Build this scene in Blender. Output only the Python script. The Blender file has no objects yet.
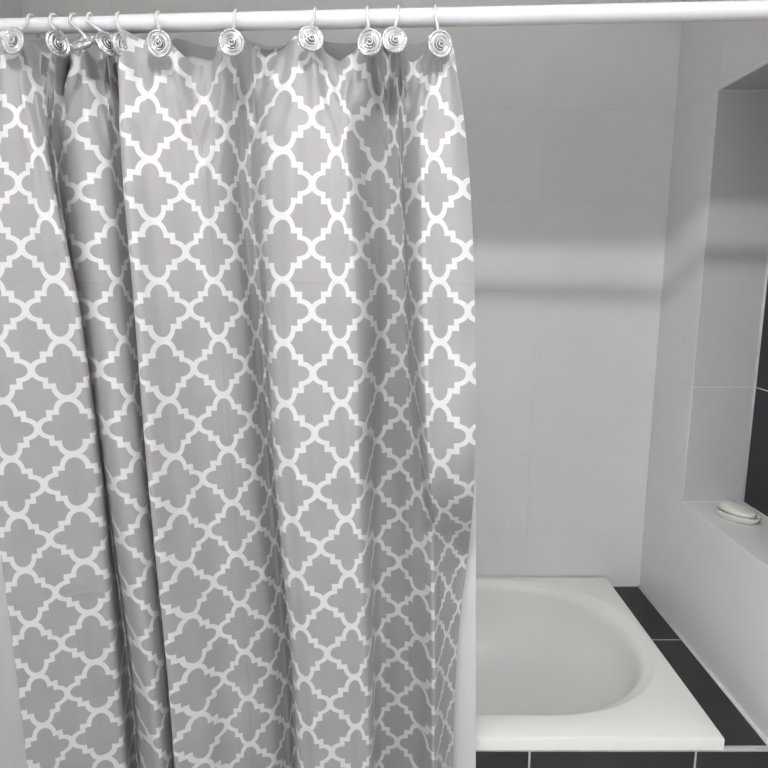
import bpy, bmesh, math, random
from mathutils import Vector, Matrix

random.seed(7)
scene = bpy.context.scene
C = scene.collection

# ------------------------------------------------------------------ camera
F = 620.0                                   # focal length in pixels of a 768 px frame
PITCH = math.atan(109 / F)
CP, SP = math.cos(PITCH), math.sin(PITCH)
EYE = 1.50
cam_d = bpy.data.cameras.new('camera')
cam_d.sensor_width = 36.0
cam_d.lens = F / 768 * 36.0
cam_d.clip_start = 0.02
cam = bpy.data.objects.new('camera', cam_d)
C.objects.link(cam)
cam.location = (0, 0, EYE)
cam.rotation_euler = (math.pi / 2 - PITCH, 0, 0)
scene.camera = cam

# ------------------------------------------------------------------ world, exposure
w = bpy.data.worlds.new('world')
scene.world = w
w.use_nodes = True
w.node_tree.nodes['Background'].inputs[0].default_value = (0.8, 0.85, 0.9, 1)
w.node_tree.nodes['Background'].inputs[1].default_value = 0.05
scene.view_settings.view_transform = 'Standard'
scene.view_settings.look = 'None'
scene.view_settings.gamma = 1.0
scene.view_settings.use_curve_mapping = False
scene.view_settings.exposure = 0.18
LAMP_POS = (0.0, -0.05, 2.39)
LAMP_L = 690.0
# soft side fill, shining in through an added unseen window in the left wall
WY0, WY1, WZ0, WZ1 = -0.95, -0.10, 1.00, 1.85
fill = bpy.data.lights.new('fill_light', 'AREA'); fill.shape = 'RECTANGLE'; fill.size = WZ1 - WZ0; fill.size_y = WY1 - WY0
fill.energy = 13.0; fill.color = (0.97, 0.985, 1.0)
fill_o = bpy.data.objects.new('fill_light', fill); C.objects.link(fill_o)
fill_o.location = (-1.00 - 0.10, (WY0 + WY1) / 2, (WZ0 + WZ1) / 2); fill_o.rotation_euler = (0, -math.pi / 2, 0)

# ------------------------------------------------------------------ dimensions
CEIL = 2.75
YB = 1.86          # tiled back wall of the alcove
XR = 0.825         # right wall
XL = -1.00         # left wall
YF = -1.30         # wall behind the viewer
RIM = EYE - 0.957  # top of the tub rim
TUB_Y0, TUB_X1 = 1.158, 0.716
LIP = 0.031
ROWS_Z = 1.457     # one horizontal tile joint
TILE_H, TILE_W = 0.2525, 0.402

# ------------------------------------------------------------------ materials
def new_mat(name):
    m = bpy.data.materials.new(name)
    m.use_nodes = True
    nt = m.node_tree
    return m, nt, nt.nodes['Principled BSDF']

def lin(r, g, b):
    f = lambda v: ((v / 255 + 0.055) / 1.055) ** 2.4 if v > 10 else v / 255 / 12.92
    return (f(r), f(g), f(b), 1)

def mottled(name, c1, c2, rough=0.4, scale=9.0, bump=0.0, bump_scale=120.0, coat=0.0, rough_var=0.0):
    m, nt, b = new_mat(name)
    N, L = nt.nodes, nt.links
    tc = N.new('ShaderNodeTexCoord')
    oi = N.new('ShaderNodeObjectInfo')
    add = N.new('ShaderNodeVectorMath'); add.operation = 'ADD'
    mul = N.new('ShaderNodeVectorMath'); mul.operation = 'SCALE'; mul.inputs['Scale'].default_value = 40
    L.new(oi.outputs['Random'], mul.inputs[0])
    L.new(tc.outputs['Object'], add.inputs[0]); L.new(mul.outputs[0], add.inputs[1])
    n = N.new('ShaderNodeTexNoise'); n.inputs['Scale'].default_value = scale; n.inputs['Detail'].default_value = 5
    L.new(add.outputs[0], n.inputs['Vector'])
    r = N.new('ShaderNodeValToRGB')
    r.color_ramp.elements[0].position = 0.3; r.color_ramp.elements[0].color = c1
    r.color_ramp.elements[1].position = 0.7; r.color_ramp.elements[1].color = c2
    L.new(n.outputs['Fac'], r.inputs['Fac']); L.new(r.outputs['Color'], b.inputs['Base Color'])
    b.inputs['Roughness'].default_value = rough
    b.inputs['Coat Weight'].default_value = coat
    b.inputs['Coat Roughness'].default_value = 0.15
    if rough_var:
        mr = N.new('ShaderNodeMapRange')
        mr.inputs['To Min'].default_value = rough - rough_var; mr.inputs['To Max'].default_value = rough + rough_var
        L.new(n.outputs['Fac'], mr.inputs['Value']); L.new(mr.outputs[0], b.inputs['Roughness'])
    if bump:
        n2 = N.new('ShaderNodeTexNoise'); n2.inputs['Scale'].default_value = bump_scale; n2.inputs['Detail'].default_value = 3
        L.new(add.outputs[0], n2.inputs['Vector'])
        bp = N.new('ShaderNodeBump'); bp.inputs['Strength'].default_value = bump; bp.inputs['Distance'].default_value = 0.002
        L.new(n2.outputs['Fac'], bp.inputs['Height']); L.new(bp.outputs[0], b.inputs['Normal'])
    return m

M = {}
M['tile'] = mottled('white_tile', (0.83, 0.822, 0.815, 1), (0.86, 0.852, 0.845, 1), 0.42, 6, 0.05, 60)
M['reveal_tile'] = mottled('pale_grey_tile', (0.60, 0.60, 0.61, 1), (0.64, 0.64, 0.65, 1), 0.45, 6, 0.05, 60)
M['grout'] = mottled('grout', (0.78, 0.77, 0.76, 1), (0.88, 0.87, 0.86, 1), 0.8, 14)
M['dark_tile'] = mottled('dark_tile', (0.020, 0.017, 0.022, 1), (0.040, 0.035, 0.042, 1), 0.45, 10, 0.08, 50, rough_var=0.08)
M['dark_grout'] = mottled('light_grout', (0.5, 0.49, 0.49, 1), (0.66, 0.65, 0.64, 1), 0.8, 20)
M['paint'] = mottled('wall_paint', (0.76, 0.75, 0.73, 1), (0.79, 0.78, 0.76, 1), 0.7, 4)
M['ceiling'] = mottled('ceiling_paint', (0.72, 0.71, 0.70, 1), (0.75, 0.74, 0.73, 1), 0.8, 4)
M['floor'] = mottled('floor_tile', (0.5, 0.49, 0.48, 1), (0.56, 0.55, 0.54, 1), 0.4, 5)
M['tub'] = mottled('tub_acrylic', (0.94, 0.935, 0.905, 1), (0.95, 0.945, 0.92, 1), 0.34, 3)
M['rod'] = mottled('rod_white', (0.60, 0.60, 0.625, 1), (0.63, 0.63, 0.655, 1), 0.3, 5)
M['rubber'] = mottled('rod_rubber', (0.70, 0.70, 0.72, 1), (0.76, 0.76, 0.78, 1), 0.6, 5)
M['soap'] = mottled('soap', (0.80, 0.79, 0.74, 1), (0.84, 0.83, 0.78, 1), 0.5, 20)
M['dish'] = mottled('dish_ceramic', (0.80, 0.79, 0.76, 1), (0.83, 0.82, 0.79, 1), 0.3, 12)
M['caulk'] = mottled('caulk', (0.66, 0.65, 0.63, 1), (0.78, 0.77, 0.75, 1), 0.6, 25)
M['liner'] = mottled('liner_fabric', (0.66, 0.66, 0.68, 1), (0.70, 0.70, 0.72, 1), 0.6, 6, 0.05, 300)
m, nt, b = new_mat('hook_chrome')
b.inputs['Base Color'].default_value = (0.80, 0.80, 0.81, 1); b.inputs['Metallic'].default_value = 0.45; b.inputs['Roughness'].default_value = 0.25
M['chrome'] = m
m, nt, b = new_mat('pearl_glass')
b.inputs['Base Color'].default_value = (0.52, 0.52, 0.525, 1); b.inputs['Metallic'].default_value = 0.8; b.inputs['Roughness'].default_value = 0.12
b.inputs['Coat Weight'].default_value = 0.6; b.inputs['Coat Roughness'].default_value = 0.04
M['knob'] = m

def curtain_material():
    m, nt, b = new_mat('trellis_fabric')
    N, L = nt.nodes, nt.links
    def mth(op, a, c=None, d=None):
        n = N.new('ShaderNodeMath'); n.operation = op
        for i, v in enumerate((a, c, d)):
            if v is None: continue
            if isinstance(v, (int, float)): n.inputs[i].default_value = v
            else: L.new(v, n.inputs[i])
        return n.outputs[0]
    uv = N.new('ShaderNodeUVMap'); uv.uv_map = 'weave'
    sep = N.new('ShaderNodeSeparateXYZ'); L.new(uv.outputs[0], sep.inputs[0])
    U, V = sep.outputs[0], sep.outputs[1]
    x = mth('ABSOLUTE', mth('SUBTRACT', mth('FRACT', U), 0.5))
    y = mth('ABSOLUTE', mth('SUBTRACT', mth('FRACT', V), 0.5))
    def lobe(cx, cy, ax, ay):
        dx = mth('DIVIDE', mth('SUBTRACT', x, cx), ax); dy = mth('DIVIDE', mth('SUBTRACT', y, cy), ay)
        r = mth('SQRT', mth('ADD', mth('MULTIPLY', dx, dx), mth('MULTIPLY', dy, dy)))
        return mth('MULTIPLY', mth('SUBTRACT', r, 1.0), (ax + ay) / 2)
    c1 = lobe(0.0, 0.265, 0.180, 0.225)
    c2 = lobe(0.265, 0.0, 0.225, 0.165)
    bx = mth('MAXIMUM', mth('SUBTRACT', x, 0.292), mth('SUBTRACT', y, 0.272))
    d = mth('MINIMUM', mth('MINIMUM', c1, c2), bx)
    ad = mth('ABSOLUTE', d)
    line = N.new('ShaderNodeMapRange'); line.interpolation_type = 'SMOOTHSTEP'
    L.new(ad, line.inputs['Value'])
    line.inputs['From Min'].default_value = 0.038; line.inputs['From Max'].default_value = 0.050
    line.inputs['To Min'].default_value = 1; line.inputs['To Max'].default_value = 0
    # thread variation
    tc = N.new('ShaderNodeTexCoord')
    n = N.new('ShaderNodeTexNoise'); n.inputs['Scale'].default_value = 14; n.inputs['Detail'].default_value = 6
    L.new(tc.outputs['Object'], n.inputs['Vector'])
    g = N.new('ShaderNodeValToRGB')
    g.color_ramp.elements[0].position = 0.3; g.color_ramp.elements[0].color = (0.325, 0.315, 0.325, 1)
    g.color_ramp.elements[1].position = 0.7; g.color_ramp.elements[1].color = (0.358, 0.347, 0.358, 1)
    L.new(n.outputs['Fac'], g.inputs['Fac'])
    mix = N.new('ShaderNodeMix'); mix.data_type = 'RGBA'
    L.new(line.outputs[0], mix.inputs['Factor']); L.new(g.outputs['Color'], mix.inputs[6])
    mix.inputs[7].default_value = (0.65, 0.645, 0.665, 1)
    L.new(mix.outputs[2], b.inputs['Base Color'])
    b.inputs['Roughness'].default_value = 0.55
    b.inputs['Sheen Weight'].default_value = 0.08
    b.inputs['Specular IOR Level'].default_value = 0.35
    # weave relief plus the packing creases
    wv = N.new('ShaderNodeTexWave'); wv.inputs['Scale'].default_value = 180; wv.bands_direction = 'Z'
    L.new(tc.outputs['Object'], wv.inputs['Vector'])
    def crease(coord, pos, width):
        q = mth('DIVIDE', mth('ABSOLUTE', mth('SUBTRACT', coord, pos)), width)
        return mth('SUBTRACT', 1.0, mth('MINIMUM', q, 1.0))
    cr = mth('ADD', mth('ADD', crease(V, 0.98, 0.05), crease(V, -4.6, 0.05)), mth('ADD', crease(U, 5.52, 0.05), crease(U, 9.45, 0.05)))
    h = mth('ADD', mth('MULTIPLY', wv.outputs['Fac'], 0.03), cr)
    bp = N.new('ShaderNodeBump'); bp.inputs['Strength'].default_value = 0.35; bp.inputs['Distance'].default_value = 0.0012
    L.new(h, bp.inputs['Height']); L.new(bp.outputs[0], b.inputs['Normal'])
    return m
M['curtain'] = curtain_material()

# ------------------------------------------------------------------ helpers
def tag(o, label=None, cat=None, group=None, kind=None):
    if label: o['label'] = label
    if cat: o['category'] = cat
    if group: o['group'] = group
    if kind: o['kind'] = kind
    return o

def link(name, me, mat, parent=None, smooth=False):
    o = bpy.data.objects.new(name, me)
    C.objects.link(o)
    if mat is not None and not me.materials: me.materials.append(mat)
    if parent: o.parent = parent
    if smooth:
        for f in me.polygons: f.use_smooth = True
    return o

def obj(name, bm, mat, parent=None, smooth=False):
    me = bpy.data.meshes.new(name)
    bmesh.ops.recalc_face_normals(bm, faces=bm.faces)
    bm.to_mesh(me); bm.free()
    return link(name, me, mat, parent, smooth)

def add_box(bm, x0, x1, y0, y1, z0, z1):
    v = [bm.verts.new((x, y, z)) for z in (z0, z1) for y in (y0, y1) for x in (x0, x1)]
    for q in ((0, 2, 3, 1), (4, 5, 7, 6), (0, 1, 5, 4), (2, 6, 7, 3), (0, 4, 6, 2), (1, 3, 7, 5)):
        bm.faces.new([v[i] for i in q])

def boxes(name, lst, mat, parent=None):
    bm = bmesh.new()
    for b in lst: add_box(bm, *b)
    return obj(name, bm, mat, parent)

def empty(name, loc=(0, 0, 0)):
    o = bpy.data.objects.new(name, None); C.objects.link(o); o.location = loc
    o.empty_display_size = 0.05
    return o

def tube(bm, pts, r, seg=10, caps=True):
    pts = [Vector(p) for p in pts]
    rings = []
    up = Vector((0, 0, 1))
    prev = None
    for i, p in enumerate(pts):
        t = (pts[min(i + 1, len(pts) - 1)] - pts[max(i - 1, 0)]).normalized()
        if prev is None:
            a = t.cross(Vector((1, 0, 0)))
            if a.length < 0.1: a = t.cross(up)
        else:
            a = prev - t * prev.dot(t)
        a.normalize(); prev = a
        bb = t.cross(a)
        rr = r[i] if isinstance(r, (list, tuple)) else r
        rings.append([bm.verts.new(p + (a * math.cos(k * math.tau / seg) + bb * math.sin(k * math.tau / seg)) * rr) for k in range(seg)])
    for i in range(len(rings) - 1):
        for k in range(seg):
            bm.faces.new((rings[i][k], rings[i][(k + 1) % seg], rings[i + 1][(k + 1) % seg], rings[i + 1][k]))
    if caps:
        bm.faces.new(rings[0][::-1]); bm.faces.new(rings[-1])

def loft(bm, rings, close=True, cap_last=False, cap_first=False):
    vs = [[bm.verts.new(p) for p in r] for r in rings]
    n = len(vs[0])
    for i in range(len(vs) - 1):
        for k in range(n if close else n - 1):
            bm.faces.new((vs[i][k], vs[i][(k + 1) % n], vs[i + 1][(k + 1) % n], vs[i + 1][k]))
    if cap_last: bm.faces.new(vs[-1])
    if cap_first: bm.faces.new(vs[0][::-1])
    return vs

# tiles: a chamfered slab in local (u, v) with its face at w = 0 and its body going to w = +t
tile_cache = {}
def tile_mesh(rects, mat, t=0.006, ch=0.0009):
    key = (tuple(tuple(round(c, 4) for c in r) for r in rects), mat.name)
    if key in tile_cache: return tile_cache[key]
    bm = bmesh.new()
    for (u0, u1, v0, v1) in rects:
        big = (u1 - u0 > 4 * ch and v1 - v0 > 4 * ch)
        c = ch if (big and len(rects) == 1) else 0.0
        back = [(u0, v0, t), (u1, v0, t), (u1, v1, t), (u0, v1, t)]
        mid = [(u0, v0, ch), (u1, v0, ch), (u1, v1, ch), (u0, v1, ch)]
        fr = [(u0 + c, v0 + c, 0), (u1 - c, v0 + c, 0), (u1 - c, v1 - c, 0), (u0 + c, v1 - c, 0)]
        loft(bm, [fr, mid, back], cap_first=True, cap_last=True)
    bmesh.ops.recalc_face_normals(bm, faces=bm.faces)
    me = bpy.data.meshes.new('tile'); bm.to_mesh(me); bm.free()
    me.materials.append(mat)
    tile_cache[key] = me
    return me

def cuts(lo, hi, joint, step):
    k = math.ceil((lo - joint) / step - 1e-6)
    out = [lo]
    while joint + k * step < hi - 0.004:
        v = joint + k * step
        if v > lo + 0.004: out.append(v)
        k += 1
    return out + [hi]

def subtract(r, h):
    u0, u1, v0, v1 = r
    if h is None: return [r]
    a0, a1, b0, b1 = h
    if a1 <= u0 or a0 >= u1 or b1 <= v0 or b0 >= v1: return [r]
    out = []
    if u0 < a0: out.append((u0, a0, v0, v1))
    if u1 > a1: out.append((a1, u1, v0, v1))
    m0, m1 = max(u0, a0), min(u1, a1)
    if v0 < b0: out.append((m0, m1, v0, b0))
    if v1 > b1: out.append((m0, m1, b1, v1))
    return out

def tiled(parent, mtx, ucuts, vcuts, mat, name='tile', hole=None, g=0.0008):
    """lay tiles on the plane of mtx (local u, v, depth) as children of parent"""
    for i in range(len(ucuts) - 1):
        for j in range(len(vcuts) - 1):
            r = (ucuts[i] + g, ucuts[i + 1] - g, vcuts[j] + g, vcuts[j + 1] - g)
            if r[1] - r[0] < 0.006 or r[3] - r[2] < 0.006: continue
            rs = subtract(r, hole)
            rs = [q for q in rs if q[1] - q[0] > 0.004 and q[3] - q[2] > 0.004]
            if not rs: continue
            ou, ov = rs[0][0], rs[0][2]
            me = tile_mesh([(q[0] - ou, q[1] - ou, q[2] - ov, q[3] - ov) for q in rs], mat)
            o = bpy.data.objects.new(name, me); C.objects.link(o)
            o.parent = parent
            wob = random.uniform(-0.0002, 0.0002)
            o.matrix_local = mtx @ Matrix.Translation((ou, ov, wob))
            o.rotation_mode = 'XYZ'

def frame(origin, u, v, w):
    m = Matrix.Identity(4)
    for i in range(3):
        m[i][0], m[i][1], m[i][2], m[i][3] = u[i], v[i], w[i], origin[i]
    return m

# ------------------------------------------------------------------ room shell
T = 0.18
tag(boxes('floor', [(XL - T, XR + 0.42, YF - T, YB + T, -0.12, 0)], M['floor']), kind='structure')
tag(boxes('ceiling', [(XL - T, XR + 0.42, YF - T, YB + T, CEIL, CEIL + 0.12)], M['ceiling']), kind='structure')
tag(boxes('wall_left', [(XL - T, XL, YF - T, WY0, 0, CEIL), (XL - T, XL, WY1, YB + T, 0, CEIL), (XL - T, XL, WY0, WY1, 0, WZ0), (XL - T, XL, WY0, WY1, WZ1, CEIL)], M['paint']), kind='structure')
tag(boxes('wall_front', [(XL, XR, YF - T, YF, 0, CEIL)], M['paint']), kind='structure')
fx0, fx1 = XL - 0.06, XL - 0.01
fill_win = tag(boxes('fill_window', [(fx0, fx1, WY0, WY1, WZ0, WZ0 + 0.05), (fx0, fx1, WY0, WY1, WZ1 - 0.05, WZ1), (fx0, fx1, WY0, WY0 + 0.05, WZ0 + 0.05, WZ1 - 0.05), (fx0, fx1, WY1 - 0.05, WY1, WZ0 + 0.05, WZ1 - 0.05)], M['rod']), kind='structure')  # frame added out of view around the fill light's opening
boxes('fill_window_sill', [(XL, XL + 0.06, WY0 - 0.03, WY1 + 0.03, WZ0 - 0.03, WZ0)], M['rod'], fill_win)
REC = 0.0003
wall_back = tag(boxes('wall_back', [(XL, XR, YB + REC, YB + T, 0, CEIL)], M['grout']), kind='structure')
zc = cuts(RIM - 0.06, CEIL - 0.002, ROWS_Z, TILE_H)
tiled(wall_back, frame((0, YB, 0), (1, 0, 0), (0, 0, 1), (0, 1, 0)), cuts(XL, XR - 0.001, 0.4535, TILE_W), zc, M['tile'])

# right wall with the recessed niche
NY0, NY1, NZ0, NZ1, NX = 1.10, 1.632, EYE - 0.618, EYE + 0.449, 0.992
X0w, X1w = XR + REC, XR + 0.42
wr = [(X0w, X1w, YF - T, NY0, 0, CEIL), (X0w, X1w, NY1 + REC, YB + T, 0, CEIL),
      (X0w, X1w, NY0, NY1 + REC, 0, NZ0 - REC), (X0w, X1w, NY0, NY1 + REC, NZ1 + REC, CEIL),
      (NX + REC, X1w, NY0, NY1 + REC, NZ0 - REC, NZ1 + REC)]
wall_right = tag(boxes('wall_right', wr, M['grout']), kind='structure')
wallm = frame((XR, 0, 0), (0, 1, 0), (0, 0, 1), (1, 0, 0))
tiled(wall_right, wallm, cuts(YF + 0.001, YB - 0.001, YB - 0.228, TILE_W), cuts(0.0, CEIL - 0.002, ROWS_Z, TILE_H), M['tile'],
      hole=(NY0, NY1, NZ0, NZ1))
# niche faces: far reveal, near reveal, sill, soffit and the dark back
zr = cuts(NZ0 + 0.001, NZ1 - 0.001, ROWS_Z, TILE_H)
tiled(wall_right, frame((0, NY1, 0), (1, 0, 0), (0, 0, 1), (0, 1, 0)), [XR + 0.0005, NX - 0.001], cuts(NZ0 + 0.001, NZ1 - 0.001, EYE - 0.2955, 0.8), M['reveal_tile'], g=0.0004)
tiled(wall_right, frame((0, NY0, 0), (1, 0, 0), (0, 0, 1), (0, -1, 0)), [XR + 0.0005, NX - 0.001], zr, M['tile'])
tiled(wall_right, frame((0, 0, NZ0), (1, 0, 0), (0, 1, 0), (0, 0, -1)), [XR + 0.0005, NX - 0.001], cuts(NY0 + 0.001, NY1 - 0.001, 1.23, TILE_W), M['tile'])
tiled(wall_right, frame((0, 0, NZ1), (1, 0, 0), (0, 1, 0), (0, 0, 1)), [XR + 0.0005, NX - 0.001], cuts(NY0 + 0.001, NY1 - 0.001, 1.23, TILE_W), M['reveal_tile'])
tiled(wall_right, frame((NX, 0, 0), (0, 1, 0), (0, 0, 1), (1, 0, 0)), cuts(NY0 + 0.001, NY1 - 0.004, 1.23, TILE_W), cuts(NZ0 + 0.001, NZ1 - 0.001, EYE - 0.2955, 0.405), M['dark_tile'], name='dark_tile')
def bead(name, parent, pts, r, mat):
    bm = bmesh.new(); tube(bm, pts, r, 8); return obj(name, bm, mat, parent, True)
bead('grout_bead', wall_right, [(NX - 0.001, NY1 - 0.001, NZ0 + 0.001), (NX - 0.001, NY1 - 0.001, NZ1 - 0.001)], 0.0032, M['caulk'])

# unseen lintel set to shade the upper wall, open above to let light in
tag(boxes('unseen_lintel', [(XL, XR, 0.955, 1.055, 1.965, 2.335)], M['paint']), kind='structure')

# ------------------------------------------------------------------ ceiling lamp
lamp = empty('pendant_lamp', (LAMP_POS[0], LAMP_POS[1], CEIL))
tag(lamp, 'white pendant lamp with a bare round bulb hanging from the ceiling', 'lamp')
def lathe(bm, prof, seg=32, mtx=Matrix.Identity(4)):
    rings = []
    for (r, z) in prof:
        rings.append([mtx @ Vector((r * math.cos(k * math.tau / seg), r * math.sin(k * math.tau / seg), z)) for k in range(seg)])
    loft(bm, rings, cap_first=True, cap_last=True)
dz = LAMP_POS[2] - CEIL
bm = bmesh.new(); lathe(bm, [(0.062, 0.0), (0.062, -0.014), (0.045, -0.026), (0.012, -0.034), (0.001, -0.034)], 32)
obj('ceiling_rose', bm, M['rod'], lamp, True)
bm = bmesh.new(); tube(bm, [(0, 0, -0.03), (0, 0, dz + 0.09)], 0.004, 10); obj('cord', bm, M['rod'], lamp, True)
bm = bmesh.new(); lathe(bm, [(0.008, dz + 0.098), (0.02, dz + 0.09), (0.024, dz + 0.045), (0.021, dz + 0.032), (0.001, dz + 0.032)], 24)
obj('socket', bm, M['rod'], lamp, True)
m, nt, b = new_mat('lamp_bulb_glass')
b.inputs['Base Color'].default_value = (0.9, 0.9, 0.9, 1)
b.inputs['Emission Color'].default_value = (0.985, 0.985, 1.0, 1); b.inputs['Emission Strength'].default_value = LAMP_L
bm = bmesh.new()
lathe(bm, [(0.001, dz - 0.036)] + [(0.036 * math.sin(a), dz - 0.036 * math.cos(a)) for a in [0.25 * i for i in range(1, 11)]] + [(0.019, dz + 0.034)], 24)
bulb = obj('bulb', bm, m, lamp, True)
# ------------------------------------------------------------------ tub surround (dark tiled ledge and apron)
LZ = RIM - LIP
apron = tag(boxes('tub_apron', [(XL + 0.001, XR - 0.001, TUB_Y0 + REC, TUB_Y0 + 0.006, 0.001, LZ - REC)], M['dark_grout']),
          'upright apron of dark tiles below the front rim of the bathtub', 'tub apron')
sur = tag(boxes('tub_ledge', [(TUB_X1 + 0.0005, XR - 0.001, TUB_Y0 + 0.0068, YB - 0.002, 0.001, LZ - REC)], M['dark_grout']),
          'low narrow ledge of dark tiles between the bathtub and the wall', 'ledge')
tiled(sur, frame((0, 0, LZ), (1, 0, 0), (0, 1, 0), (0, 0, -1)), [TUB_X1 + 0.001, XR - 0.006], [TUB_Y0 + 0.008, 1.558, YB - 0.006], M['dark_tile'], 'dark_tile', g=0.0016)
tiled(apron, frame((0, TUB_Y0, 0), (1, 0, 0), (0, 0, 1), (0, 1, 0)), cuts(XL + 0.003, XR - 0.003, 0.3085, 0.3525), [0.003, 0.256, LZ - 0.004], M['dark_tile'], 'dark_tile', g=0.0016)
bead('grout_bead', apron, [(TUB_X1 + 0.002, TUB_Y0 + 0.0025, LZ - 0.0022), (XR - 0.004, TUB_Y0 + 0.0025, LZ - 0.0022)], 0.0028, M['dark_grout'])
bead('caulk_bead', sur, [(XR - 0.003, TUB_Y0 + 0.008, LZ + 0.0005), (XR - 0.003, YB - 0.004, LZ + 0.0005)], 0.0045, M['caulk'])

# ------------------------------------------------------------------ bathtub
tub = empty('bathtub', ((XL + TUB_X1) / 2, TUB_Y0, 0.0))
tag(tub, 'white built-in bathtub with a rounded basin set in dark tiles', 'bathtub')
TX0 = XL + 0.012
cx, cy = (TX0 + TUB_X1) / 2, 1.53
hx, hy = (TUB_X1 - 0.020) - cx, 0.309
NS = 96
def sup(ax0, ax1, ay, n, ang, yc=cy, xc=cx):
    c_, s_ = math.cos(ang), math.sin(ang)
    x = math.copysign(abs(c_) ** (2 / n), c_); y = math.copysign(abs(s_) ** (2 / n), s_)
    return xc + (x * ax1 if x > 0 else x * ax0), yc + y * ay
def opening(end, side, n):
    """stadium-like basin outline: straight sides, rounded ends"""
    out = []
    for k in range(NS):
        a = k * math.tau / NS
        c_, s_ = math.cos(a), math.sin(a)
        out.append((c_, s_))
    return out
R_END = 0.34     # length of each elliptical end
def outline(inset_end_r, inset_end_l, inset_side, z, n=2.25):
    pts = []
    xr = cx + hx - inset_end_r; xl = cx - hx + inset_end_l
    ay = hy - inset_side
    for k in range(NS):
        a = (k + 0.5) * math.tau / NS
        c_, s_ = math.cos(a), math.sin(a)
        ex = math.copysign(abs(c_) ** (2 / n), c_); ey = math.copysign(abs(s_) ** (2 / n), s_)
        if c_ > 0: x = (xr - R_END) + ex * R_END
        else: x = (xl + R_END) + ex * R_END
        pts.append(Vector((x, cy + ey * ay, z)))
    return pts
def rect_ring(x0, x1, y0, y1, z, rc):
    """rounded rectangle sampled so that point k looks in direction k"""
    pts = []
    mx, my = (x0 + x1) / 2, (y0 + y1) / 2
    base = outline(0, 0, 0, z)
    for q in base:
        # project the basin point outwards on the rectangle
        c_ = q.x; s_ = q.y
        dx = q.x - (min(max(q.x, cx - hx + R_END), cx + hx - R_END)); dy = q.y - cy
        if abs(dx) < 1e-6: pts.append(Vector((q.x, y1 if dy > 0 else y0, z))); continue
        ox = q.x - dx
        lim_x = (x1 - ox) if dx > 0 else (ox - x0)
        lim_y = (y1 - cy) if dy > 0 else (cy - y0)
        t = min(lim_x / abs(dx), lim_y / max(abs(dy), 1e-6))
        pts.append(Vector((ox + dx * t, cy + dy * t, z)))
    # snap nearest points on the four corners
    for X in (x0, x1):
        for Y in (y0, y1):
            k = min(range(NS), key=lambda i: (pts[i].x - X) ** 2 + (pts[i].y - Y) ** 2)
            pts[k] = Vector((X, Y, z))
    return pts
bm = bmesh.new()
y0, y1 = TUB_Y0 - 0.004, YB - 0.003
rings = [rect_ring(TX0 + 0.004, TUB_X1 - 0.004, y0 + 0.004, y1, RIM - LIP, 0),
         rect_ring(TX0, TUB_X1, y0, y1, RIM - LIP + 0.001, 0),
         rect_ring(TX0, TUB_X1, y0, y1, RIM - 0.005, 0),
         rect_ring(TX0 + 0.0015, TUB_X1 - 0.0015, y0 + 0.0015, y1 - 0.0005, RIM - 0.0015, 0),
         rect_ring(TX0 + 0.005, TUB_X1 - 0.005, y0 + 0.005, y1 - 0.002, RIM, 0),
         outline(-0.004, -0.004, -0.002, RIM),
         outline(0.000, 0.000, 0.001, RIM - 0.0008),
         outline(0.004, 0.004, 0.003, RIM - 0.0035),
         outline(0.010, 0.010, 0.006, RIM - 0.0065),
         outline(0.022, 0.018, 0.010, RIM - 0.0095),
         outline(0.029, 0.023, 0.014, RIM - 0.0150),
         outline(0.036, 0.027, 0.018, RIM - 0.030),
         outline(0.043, 0.031, 0.021, RIM - 0.055),
         outline(0.058, 0.038, 0.027, RIM - 0.10),
         outline(0.135, 0.07, 0.046, RIM - 0.165),
         outline(0.225, 0.12, 0.072, RIM - 0.225),
         outline(0.290, 0.16, 0.100, RIM - 0.255),
         outline(0.37, 0.21, 0.135, RIM - 0.272),
         outline(0.46, 0.28, 0.175, RIM - 0.278)]
vs = loft(bm, rings)
bm.faces.new(vs[-1])
for o_ in [obj('basin', bm, M['tub'], None, True)]:
    o_.parent = tub; o_.matrix_parent_inverse = Matrix.Translation(-tub.location)
    md = o_.modifiers.new('edges', 'EDGE_SPLIT'); md.split_angle = math.radians(38)
# chrome drain and overflow at the far end, hidden by the curtain from the front
def part(name, bm, mat, par, smooth=True):
    o = obj(name, bm, mat, None, smooth); o.parent = par
    o.matrix_parent_inverse = Matrix.Translation(-par.location); return o
bm = bmesh.new(); lathe(bm, [(0.001, 0.006), (0.024, 0.006), (0.034, 0.003), (0.036, 0.0), (0.001, -0.004)], 32, Matrix.Translation((-0.45, cy, RIM - 0.277)))
part('drain', bm, M['chrome'], tub)
bm = bmesh.new()
tube(bm, [(TX0 + 0.005, y1 - 0.0015, RIM + 0.0005), (TUB_X1 - 0.006, y1 - 0.0015, RIM + 0.0005)], 0.0035, 8)
part('caulk_bead', bm, M['caulk'], tub)

# ------------------------------------------------------------------ shower rod
ROD_Z = EYE + 0.377
RA, RB = Vector((XL, 1.058, ROD_Z)), Vector((XR, 0.962, ROD_Z))
def rod_y(x): return RA.y + (RB.y - RA.y) * (x - RA.x) / (RB.x - RA.x)
rod = empty('shower_rod', ((XL + XR) / 2, rod_y((XL + XR) / 2), ROD_Z))
tag(rod, 'white metal shower rod spanning the alcove above the patterned curtain', 'curtain rod')
d = (RB - RA).normalized()
def tubepart(name, a, b_, r, mat, par, seg=32):
    bm = bmesh.new(); tube(bm, [a, b_], r, seg); o = part(name, bm, mat, par)
    md = o.modifiers.new('edges', 'EDGE_SPLIT'); md.split_angle = math.radians(40); return o
tubepart('inner_tube', RA + d * 0.012, RA + d * 0.62, 0.0112, M['rod'], rod)
tubepart('outer_tube', RA + d * 0.60, RB - d * 0.012, 0.0127, M['rod'], rod)
tubepart('end_cap', RA + d * 0.001, RA + d * 0.028, 0.017, M['rubber'], rod)
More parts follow.
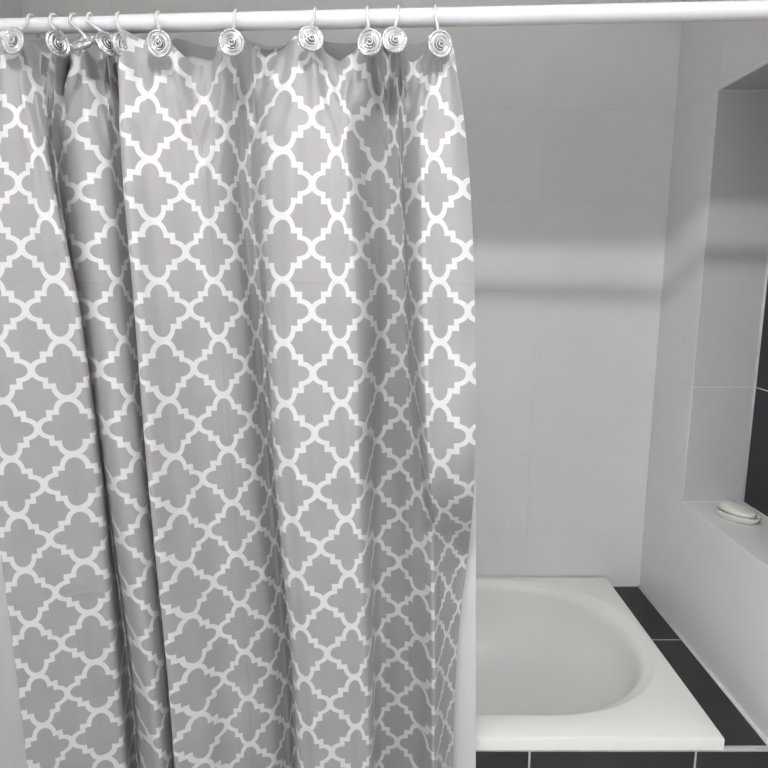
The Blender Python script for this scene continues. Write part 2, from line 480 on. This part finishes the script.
tubepart('end_cap', RB - d * 0.028, RB - d * 0.001, 0.017, M['rubber'], rod)

# ------------------------------------------------------------------ curtain
K = 0.92           # metres per table depth unit
CELL_H = 0.1056 * K
def world_x(px, depth, z): return (px - 384) / F * (depth * CP - z * SP)
# keys: column of the printed lattice -> picture column and depth at five heights
U_KEYS = [-0.85, -0.4, 0.0, 0.5, 0.88, 1.0, 1.4, 1.8, 2.0, 2.5, 2.85, 3.4, 3.85, 4.0, 4.5, 5.0, 5.5, 6.0, 6.5, 7.0, 7.2, 7.5, 8.0, 8.5, 9.0, 9.25, 9.5, 10.0, 10.5, 10.85, 11.0, 11.5, 12.0, 12.13]
ROWS = [
 # z (table units), columns, depths
 (0.365, [-26, -4, 14, 30, 42, 47, 58, 65, 74, 96, 106, 113, 117, 119, 147, 172, 197, 226, 246, 262, 271, 284, 311, 331, 353, 367, 377, 388, 400, 409, 414, 434, 450, 454],
         [1.10, 1.095, 1.075, 1.10, 1.12, 1.10, 1.085, 1.12, 1.105, 1.10, 1.11, 1.11, 1.10, 1.08, 1.085, 1.085, 1.10, 1.08, 1.11, 1.12, 1.11, 1.10, 1.075, 1.10, 1.11, 1.08, 1.10, 1.115, 1.08, 1.10, 1.11, 1.075, 1.085, 1.09]),
 (0.257, [-33, -4, 15.6, 35, 45, 47, 55, 64, 73, 104, 114, 126, 121, 119.5, 148, 177, 201, 226, 242, 256, 264, 283, 312, 335, 352, 364, 378, 394, 401, 407, 414, 433, 457, 464],
         [1.09, 1.085, 1.08, 1.09, 1.12, 1.14, 1.17, 1.14, 1.115, 1.12, 1.15, 1.17, 1.11, 1.075, 1.08, 1.095, 1.11, 1.13, 1.165, 1.15, 1.10, 1.065, 1.065, 1.07, 1.09, 1.145, 1.17, 1.17, 1.165, 1.14, 1.10, 1.07, 1.075, 1.085]),
 (-0.06, [-28, 0, 25.4, 57, 79.5, 80, 77, 82, 93.75, 121, 131, 143, 136, 134, 161, 190, 216, 241, 254, 265, 268.5, 283, 312, 339, 364, 373, 381.5, 402, 408.5, 413, 417, 440, 468, 475],
         [1.07, 1.075, 1.08, 1.085, 1.10, 1.13, 1.19, 1.14, 1.10, 1.105, 1.14, 1.18, 1.10, 1.06, 1.075, 1.105, 1.12, 1.145, 1.19, 1.17, 1.085, 1.05, 1.05, 1.055, 1.08, 1.15, 1.19, 1.205, 1.185, 1.145, 1.09, 1.06, 1.055, 1.06]),
 (-0.377, [-8, 21, 43.75, 76, 101, 103, 102, 107, 113.5, 142, 148, 160, 152, 149, 177.7, 202.7, 230, 253.75, 268, 275, 276.5, 290, 317, 344.6, 365.4, 371, 376, 399.8, 417, 424.5, 427, 440.8, 468, 474],
          [1.06, 1.07, 1.08, 1.10, 1.12, 1.15, 1.20, 1.13, 1.085, 1.09, 1.13, 1.19, 1.10, 1.06, 1.085, 1.115, 1.13, 1.15, 1.19, 1.17, 1.08, 1.045, 1.045, 1.05, 1.075, 1.16, 1.195, 1.205, 1.18, 1.14, 1.085, 1.06, 1.055, 1.06]),
 (-0.72, [15, 42, 63, 93, 116.5, 118, 124, 130, 140, 161, 166, 180, 170, 166, 194.5, 220.4, 243, 267.3, 282, 290, 292, 304, 328, 354, 371, 373, 377, 398, 419, 435, 438, 448, 460, 464],
         [1.05, 1.065, 1.08, 1.10, 1.12, 1.15, 1.20, 1.13, 1.085, 1.10, 1.14, 1.19, 1.10, 1.07, 1.09, 1.125, 1.135, 1.155, 1.19, 1.175, 1.08, 1.05, 1.05, 1.055, 1.08, 1.165, 1.20, 1.205, 1.17, 1.115, 1.13, 1.165, 1.19, 1.195]),
]
_b, _c = ROWS[3], ROWS[4]
ROWS.insert(4, (-0.563, [a + (b_ - a) * 0.54 for a, b_ in zip(_b[1], _c[1])], [a + (b_ - a) * 0.54 for a, b_ in zip(_b[2], _c[2])]))
ROWS[4][1][-5:] = [434, 437, 449, 463, 468]; ROWS[4][2][-5:] = [1.145, 1.165, 1.185, 1.20, 1.203]; ROWS[4][2][-6] = 1.175
ROWS[5][1][-5:] = [435, 438, 447, 457.5, 460]; ROWS[5][2][-5:] = [1.142, 1.165, 1.195, 1.213, 1.214]; ROWS[5][2][-6] = 1.182
def hermite(xs, ys, x):
    n = len(xs)
    if x <= xs[0]: return ys[0] + (ys[1] - ys[0]) / (xs[1] - xs[0]) * (x - xs[0])
    if x >= xs[-1]: return ys[-1] + (ys[-1] - ys[-2]) / (xs[-1] - xs[-2]) * (x - xs[-1])
    i = max(j for j in range(n - 1) if xs[j] <= x)
    def slope(j):
        if j == 0: return (ys[1] - ys[0]) / (xs[1] - xs[0])
        if j == n - 1: return (ys[-1] - ys[-2]) / (xs[-1] - xs[-2])
        a = (ys[j] - ys[j - 1]) / (xs[j] - xs[j - 1]); c = (ys[j + 1] - ys[j]) / (xs[j + 1] - xs[j])
        h0, h1 = xs[j] - xs[j - 1], xs[j + 1] - xs[j]
        return (a * h1 + c * h0) / (h0 + h1)
    h = xs[i + 1] - xs[i]; t = (x - xs[i]) / h
    m0, m1 = slope(i) * h, slope(i + 1) * h
    return (2*t**3 - 3*t*t + 1) * ys[i] + (t**3 - 2*t*t + t) * m0 + (-2*t**3 + 3*t*t) * ys[i+1] + (t**3 - t*t) * m1

HOOKS = [  # lattice column, wire column, knob column, knob row, turn about z, tilt
    (0.0, 22, 15, 42, -14, -6), (1.3, 45, 57, 44, 58, 0), (2.2, 66, 84, 45, -20, -52), (2.95, 84, 107, 45, 50, -20),
    (4.1, 114, 121, 46, 70, 0), (4.75, 155, 160, 44, -6, 8), (6.1, 235, 232, 43, 2, 4), (8.0, 315, 311, 41, 16, -8),
    (9.25, 367, 370, 43, -8, 0), (10.35, 398, 394, 41, 10, -8), (11.6, 434, 439, 46, 16, 4)]
HOOK_U = [h[0] for h in HOOKS]
SAG = [0.016, 0.010, 0.012, 0.004, 0.006, 0.034, 0.005, 0.024, 0.008, 0.026]
def top_z(u):
    """height of the top hem: pinned at the hooks, drooping in between"""
    base = EYE + 0.388 * K
    lo_ = [h for h in HOOK_U if h <= u]; hi_ = [h for h in HOOK_U if h > u]
    if not lo_: return base - 0.010 * min(1, (HOOK_U[0] - u) / 0.5)
    if not hi_: return base - 0.008 * min(1, (u - HOOK_U[-1]) / 0.5)
    a, c = lo_[-1], hi_[0]
    t = (u - a) / (c - a)
    return base - SAG[len(lo_) - 1] * math.sin(math.pi * t) ** 1.1

def curtain_columns():
    us = []
    for i in range(len(U_KEYS) - 1):
        n = max(4, int(round((U_KEYS[i + 1] - U_KEYS[i]) * 28)))
        us += [U_KEYS[i] + (U_KEYS[i + 1] - U_KEYS[i]) * k / n for k in range(n)]
    return us + [U_KEYS[-1]]
us = curtain_columns()
BOT = 0.16
zrow = [r[0] * K for r in ROWS]
cols = []
for u in us:
    X, Y = [], []
    for (zt, px, dp) in ROWS:
        z = zt * K
        dpt = hermite(U_KEYS, dp, u) * K
        X.append(world_x(hermite(U_KEYS, px, u), dpt, z)); Y.append(dpt)
    # hem row below the frame: fold shape carried on
    zs = zrow + [BOT - EYE]
    X.append(X[-1] + (X[-1] - X[-2]) * 0.45); Y.append(min(Y[-1] + (Y[-1] - Y[-2]) * 0.3, 1.112))
    order = sorted(range(len(zs)), key=lambda i: zs[i])
    cols.append(([zs[i] for i in order], [X[i] for i in order], [Y[i] for i in order]))
NV = 130
verts, uvs = [], []
for iu, u in enumerate(us):
    zs, X, Y = cols[iu]
    zt = top_z(u) - EYE
    for j in range(NV + 1):
        t = j / NV
        z = zt + (BOT - EYE - zt) * t
        x = hermite(zs, X, z); y = hermite(zs, Y, z)
        # pinch wrinkles fanning out below every hook
        dtop = zt - z
        if dtop < 0.20:
            f_ = (1 - dtop / 0.20) ** 2
            for hu in HOOK_U:
                q = u - hu
                if abs(q) < 0.9:
                    y += 0.011 * f_ * math.cos(q * 14 + hu) * math.exp(-(q * 1.8) ** 2)
            lo_ = [h for h in HOOK_U if h <= u]; hi_ = [h for h in HOOK_U if h > u]
            if lo_ and hi_:                                # swags sink back between two hooks
                g_ = hi_[0] - lo_[-1]; t_ = (u - lo_[-1]) / g_
                y += 0.026 * min(1.3, g_) * f_ * math.sin(math.pi * t_) ** 1.5
                sag = (1 - abs(2 * t_ - 1)) * 0.09 * g_
                y += 0.009 * math.sin((dtop - sag) * 95) * math.sin(math.pi * t_) * (1 - dtop / 0.2) * min(1, dtop * 20)
        y += 0.0015 * math.sin(u * 9.3 + z * 5) * math.sin(z * 7 + u)
        verts.append((x, min(y, 1.118), z + EYE))
        sh = hermite([-1, 0.3, 2, 5, 7, 9, 11, 13], [0, 0, 0.013, 0.016, 0.006, 0.006, 0.013, 0.013], u) * min(1, max(0, (z + 0.055) / 0.28))
        uvs.append((u, (z + sh + 0.06 * K) / CELL_H + 0.5))
faces = [(i * (NV + 1) + j, i * (NV + 1) + j + 1, (i + 1) * (NV + 1) + j + 1, (i + 1) * (NV + 1) + j)
         for i in range(len(us) - 1) for j in range(NV)]
me = bpy.data.meshes.new('shower_curtain'); me.from_pydata(verts, [], faces)
layer = me.uv_layers.new(name='weave')
for lp in me.loops: layer.data[lp.index].uv = uvs[lp.vertex_index]
curtain = link('shower_curtain', me, M['curtain'], None, True)
tag(curtain, 'grey shower curtain with a white quatrefoil trellis print hanging in folds', 'curtain')

# ------------------------------------------------------------------ liner behind the curtain
LX0, LX1 = -0.86, None
def liner_x1(z): return world_x(476.5, 1.125, z)
HOOK_X = [world_x(h[2], 0.98, 0.34) for h in HOOKS]
def liner_sag(s):
    x = LX0 + (world_x(452, 1.06, 0.35) - LX0) * s
    for a, c in zip(HOOK_X[:-1], HOOK_X[1:]):
        if a <= x <= c: return 0.10 * (c - a) * math.sin(math.pi * (x - a) / (c - a))
    return 0.004
NLU, NLV = 160, 50
verts = []
for i in range(NLU + 1):
    s = i / NLU
    for j in range(NLV + 1):
        t = j / NLV
        z = (0.368 - liner_sag(s)) * (1 - t) + (BOT - EYE + 0.02) * t
        x1 = world_x(452, 1.06, z) * (1 - min(1, t * 3.2)) + liner_x1(z) * min(1, t * 3.2)
        x = LX0 + (x1 - LX0) * s
        amp = 0.004
        ybase = hermite([0, 0.03, 0.07, 0.12, 0.3, 0.6, 1.0], [1.058, 1.080, 1.099, 1.112, 1.128, 1.134, 1.136], t)
        y = ybase + amp * math.sin(s * 75 + 0.6 * math.sin(t * 3)) * (1 - 0.6 * t) * (1 if s < 0.97 else 0.3)
        verts.append((x, y, z + EYE))
faces = [(i * (NLV + 1) + j, i * (NLV + 1) + j + 1, (i + 1) * (NLV + 1) + j + 1, (i + 1) * (NLV + 1) + j)
         for i in range(NLU) for j in range(NLV)]
me = bpy.data.meshes.new('curtain_liner'); me.from_pydata(verts, [], faces)
liner = link('curtain_liner', me, M['liner'], None, True)
tag(liner, 'plain white curtain liner showing as a strip behind the grey curtain', 'liner')

# ------------------------------------------------------------------ hooks
KR = 0.0192
def knob_meshes():
    bm = bmesh.new()    # dish with a raised rim, axis along local -y after rotation
    lathe(bm, [(0.004, -0.004), (0.013, -0.003), (0.0175, -0.0005), (0.0192, 0.002), (0.0190, 0.0042), (0.0175, 0.0056),
               (0.0158, 0.0055), (0.0147, 0.0040), (0.0138, 0.0036), (0.0122, 0.0058), (0.0108, 0.0062), (0.0095, 0.0048), (0.0086, 0.0044), (0.001, 0.0044)], 40)
    disc = bpy.data.meshes.new('knob'); bmesh.ops.recalc_face_normals(bm, faces=bm.faces); bm.to_mesh(disc); bm.free()
    bm = bmesh.new()    # spiral rosette in the middle
    pts = [((0.0012 + 0.0064 * t) * math.cos(t * 11.5), (0.0012 + 0.0064 * t) * math.sin(t * 11.5), 0.0082 - 0.0032 * t) for t in [i / 48 for i in range(49)]]
    tube(bm, pts, [0.0016 - 0.0004 * i / 48 for i in range(49)], 8)
    sp = bpy.data.meshes.new('rosette'); bmesh.ops.recalc_face_normals(bm, faces=bm.faces); bm.to_mesh(sp); bm.free()
    bm = bmesh.new()    # beads round the rim
    for k in range(18):
        a = k * math.tau / 18
        bmesh.ops.create_icosphere(bm, subdivisions=1, radius=0.0012, matrix=Matrix.Translation((0.0166 * math.cos(a), 0.0166 * math.sin(a), 0.0052)))
    bd = bpy.data.meshes.new('bead_rim'); bm.to_mesh(bd); bm.free()
    for me_, mt in ((disc, M['knob']), (sp, M['knob']), (bd, M['chrome'])):
        me_.materials.append(mt)
        for f_ in me_.polygons: f_.use_smooth = True
    return disc, sp, bd
disc, sp, bd = knob_meshes()
HOOK_LABELS = ['silver rosette curtain hook, eleventh from the free curtain edge beside the bathtub',
    'silver curtain hook with its knob turned sideways, tenth from the free curtain edge',
    'silver rosette curtain hook with its knob tipped up flat among the bunched hooks',
    'silver rosette curtain hook with a slanted knob, eighth from the free edge beside the bathtub',
    'silver curtain hook with its knob edge-on against the big flat curtain fold',
    'silver rosette curtain hook standing alone, sixth from the free edge beside the bathtub',
    'silver rosette curtain hook standing alone, fifth from the free edge beside the bathtub',
    'silver rosette curtain hook with a tipped knob, fourth from the free edge beside the bathtub',
    'silver rosette curtain hook, third from the free edge, close to its neighbour',
    'silver rosette curtain hook, second from the free edge, close to its neighbour',
    'silver rosette curtain hook at the free curtain edge beside the open bathtub']
for i, (hu, wx, kx, ky, turn, tilt) in enumerate(HOOKS):
    yk = 0.975
    for _ in range(3):
        ang = math.atan((ky - 384) / F) + PITCH
        zk = -math.tan(ang) * yk
        xk = world_x(kx, yk, zk)
        # stand the knob just proud of the cloth it clips to
        yk = min(rod_y(xk) - 0.030, 0.975) if i not in (1, 3, 4) else rod_y(xk) - 0.036
    if i in (7, 10): yk -= 0.006
    xw = world_x(wx, rod_y(0), 0.377)
    yr = rod_y(xw)
    hk = empty('curtain_hook', (xk, yk, EYE + zk))
    tag(hk, HOOK_LABELS[i], 'curtain hook', 'hooks along the shower rod')
    rr = 0.0127 + 0.0022
    pts = []
    for a in [math.radians(q) for q in range(-60, 181, 20)]:       # from behind the rod over the top to its front
        xx = xw + (0.006 if i in (1, 2) else 0.002) * (1 - (math.degrees(a) + 60) / 240)
        pts.append(Vector((xx, yr + rr * math.cos(a), ROD_Z + rr * math.sin(a))))
    end = Vector((xk, yk + 0.005, EYE + zk + KR * 0.75))
    st = pts[-1]
    for t in (0.3, 0.6, 0.85, 1.0):
        pts.append(st.lerp(end, t) + Vector((0, 0.001 * math.sin(t * 3.14), 0)))
    pts.append(Vector((xk, yk + 0.005, EYE + zk)))
    bm = bmesh.new(); tube(bm, pts, 0.0021, 8); part('wire', bm, M['chrome'], hk)
    Rm = Matrix.Rotation(math.radians(turn), 4, 'Z') @ Matrix.Rotation(math.radians(90 + tilt), 4, 'X')
    kn = link('knob', disc, None, hk); kn.matrix_local = Rm
    link('rosette', sp, None, kn); link('bead_rim', bd, None, kn)

# ------------------------------------------------------------------ soap and its dish on the niche sill
def superdisc(prof, a, b_, n=2.3, seg=40):
    return [[Vector((math.copysign(abs(math.cos(t)) ** (2 / n), math.cos(t)) * a * r, math.copysign(abs(math.sin(t)) ** (2 / n), math.sin(t)) * b_ * r, z))
             for t in [k * math.tau / seg for k in range(seg)]] for (r, z) in prof]
ROT = math.radians(-58)
bm = bmesh.new()
loft(bm, superdisc([(0.70, 0.0), (0.78, 0.0), (0.90, 0.006), (1.0, 0.016), (1.0, 0.0185), (0.955, 0.019), (0.86, 0.0125), (0.4, 0.009)], 0.054, 0.034), cap_first=True, cap_last=True)
dish = obj('soap_dish', bm, M['dish'], None, True)
dish.location = (0.908, 1.508, NZ0 + 0.0005); dish.rotation_euler = (0, 0, ROT)
tag(dish, 'white oval soap dish on the sill of the tiled niche', 'soap dish')
bm = bmesh.new()
loft(bm, superdisc([(0.3, -0.012), (0.8, -0.0115), (0.94, -0.007), (1.0, 0.0), (0.95, 0.006), (0.82, 0.0105), (0.55, 0.013), (0.2, 0.0138)], 0.047, 0.029), cap_first=True, cap_last=True)
bmesh.ops.scale(bm, vec=(1, 1, 0.78), verts=bm.verts)
soap = obj('soap_bar', bm, M['soap'], None, True)
soap.location = (0.909, 1.516, NZ0 + 0.0235); soap.rotation_euler = (math.radians(5), math.radians(5), ROT)
tag(soap, 'cream white oval bar of soap lying in the white dish', 'soap')
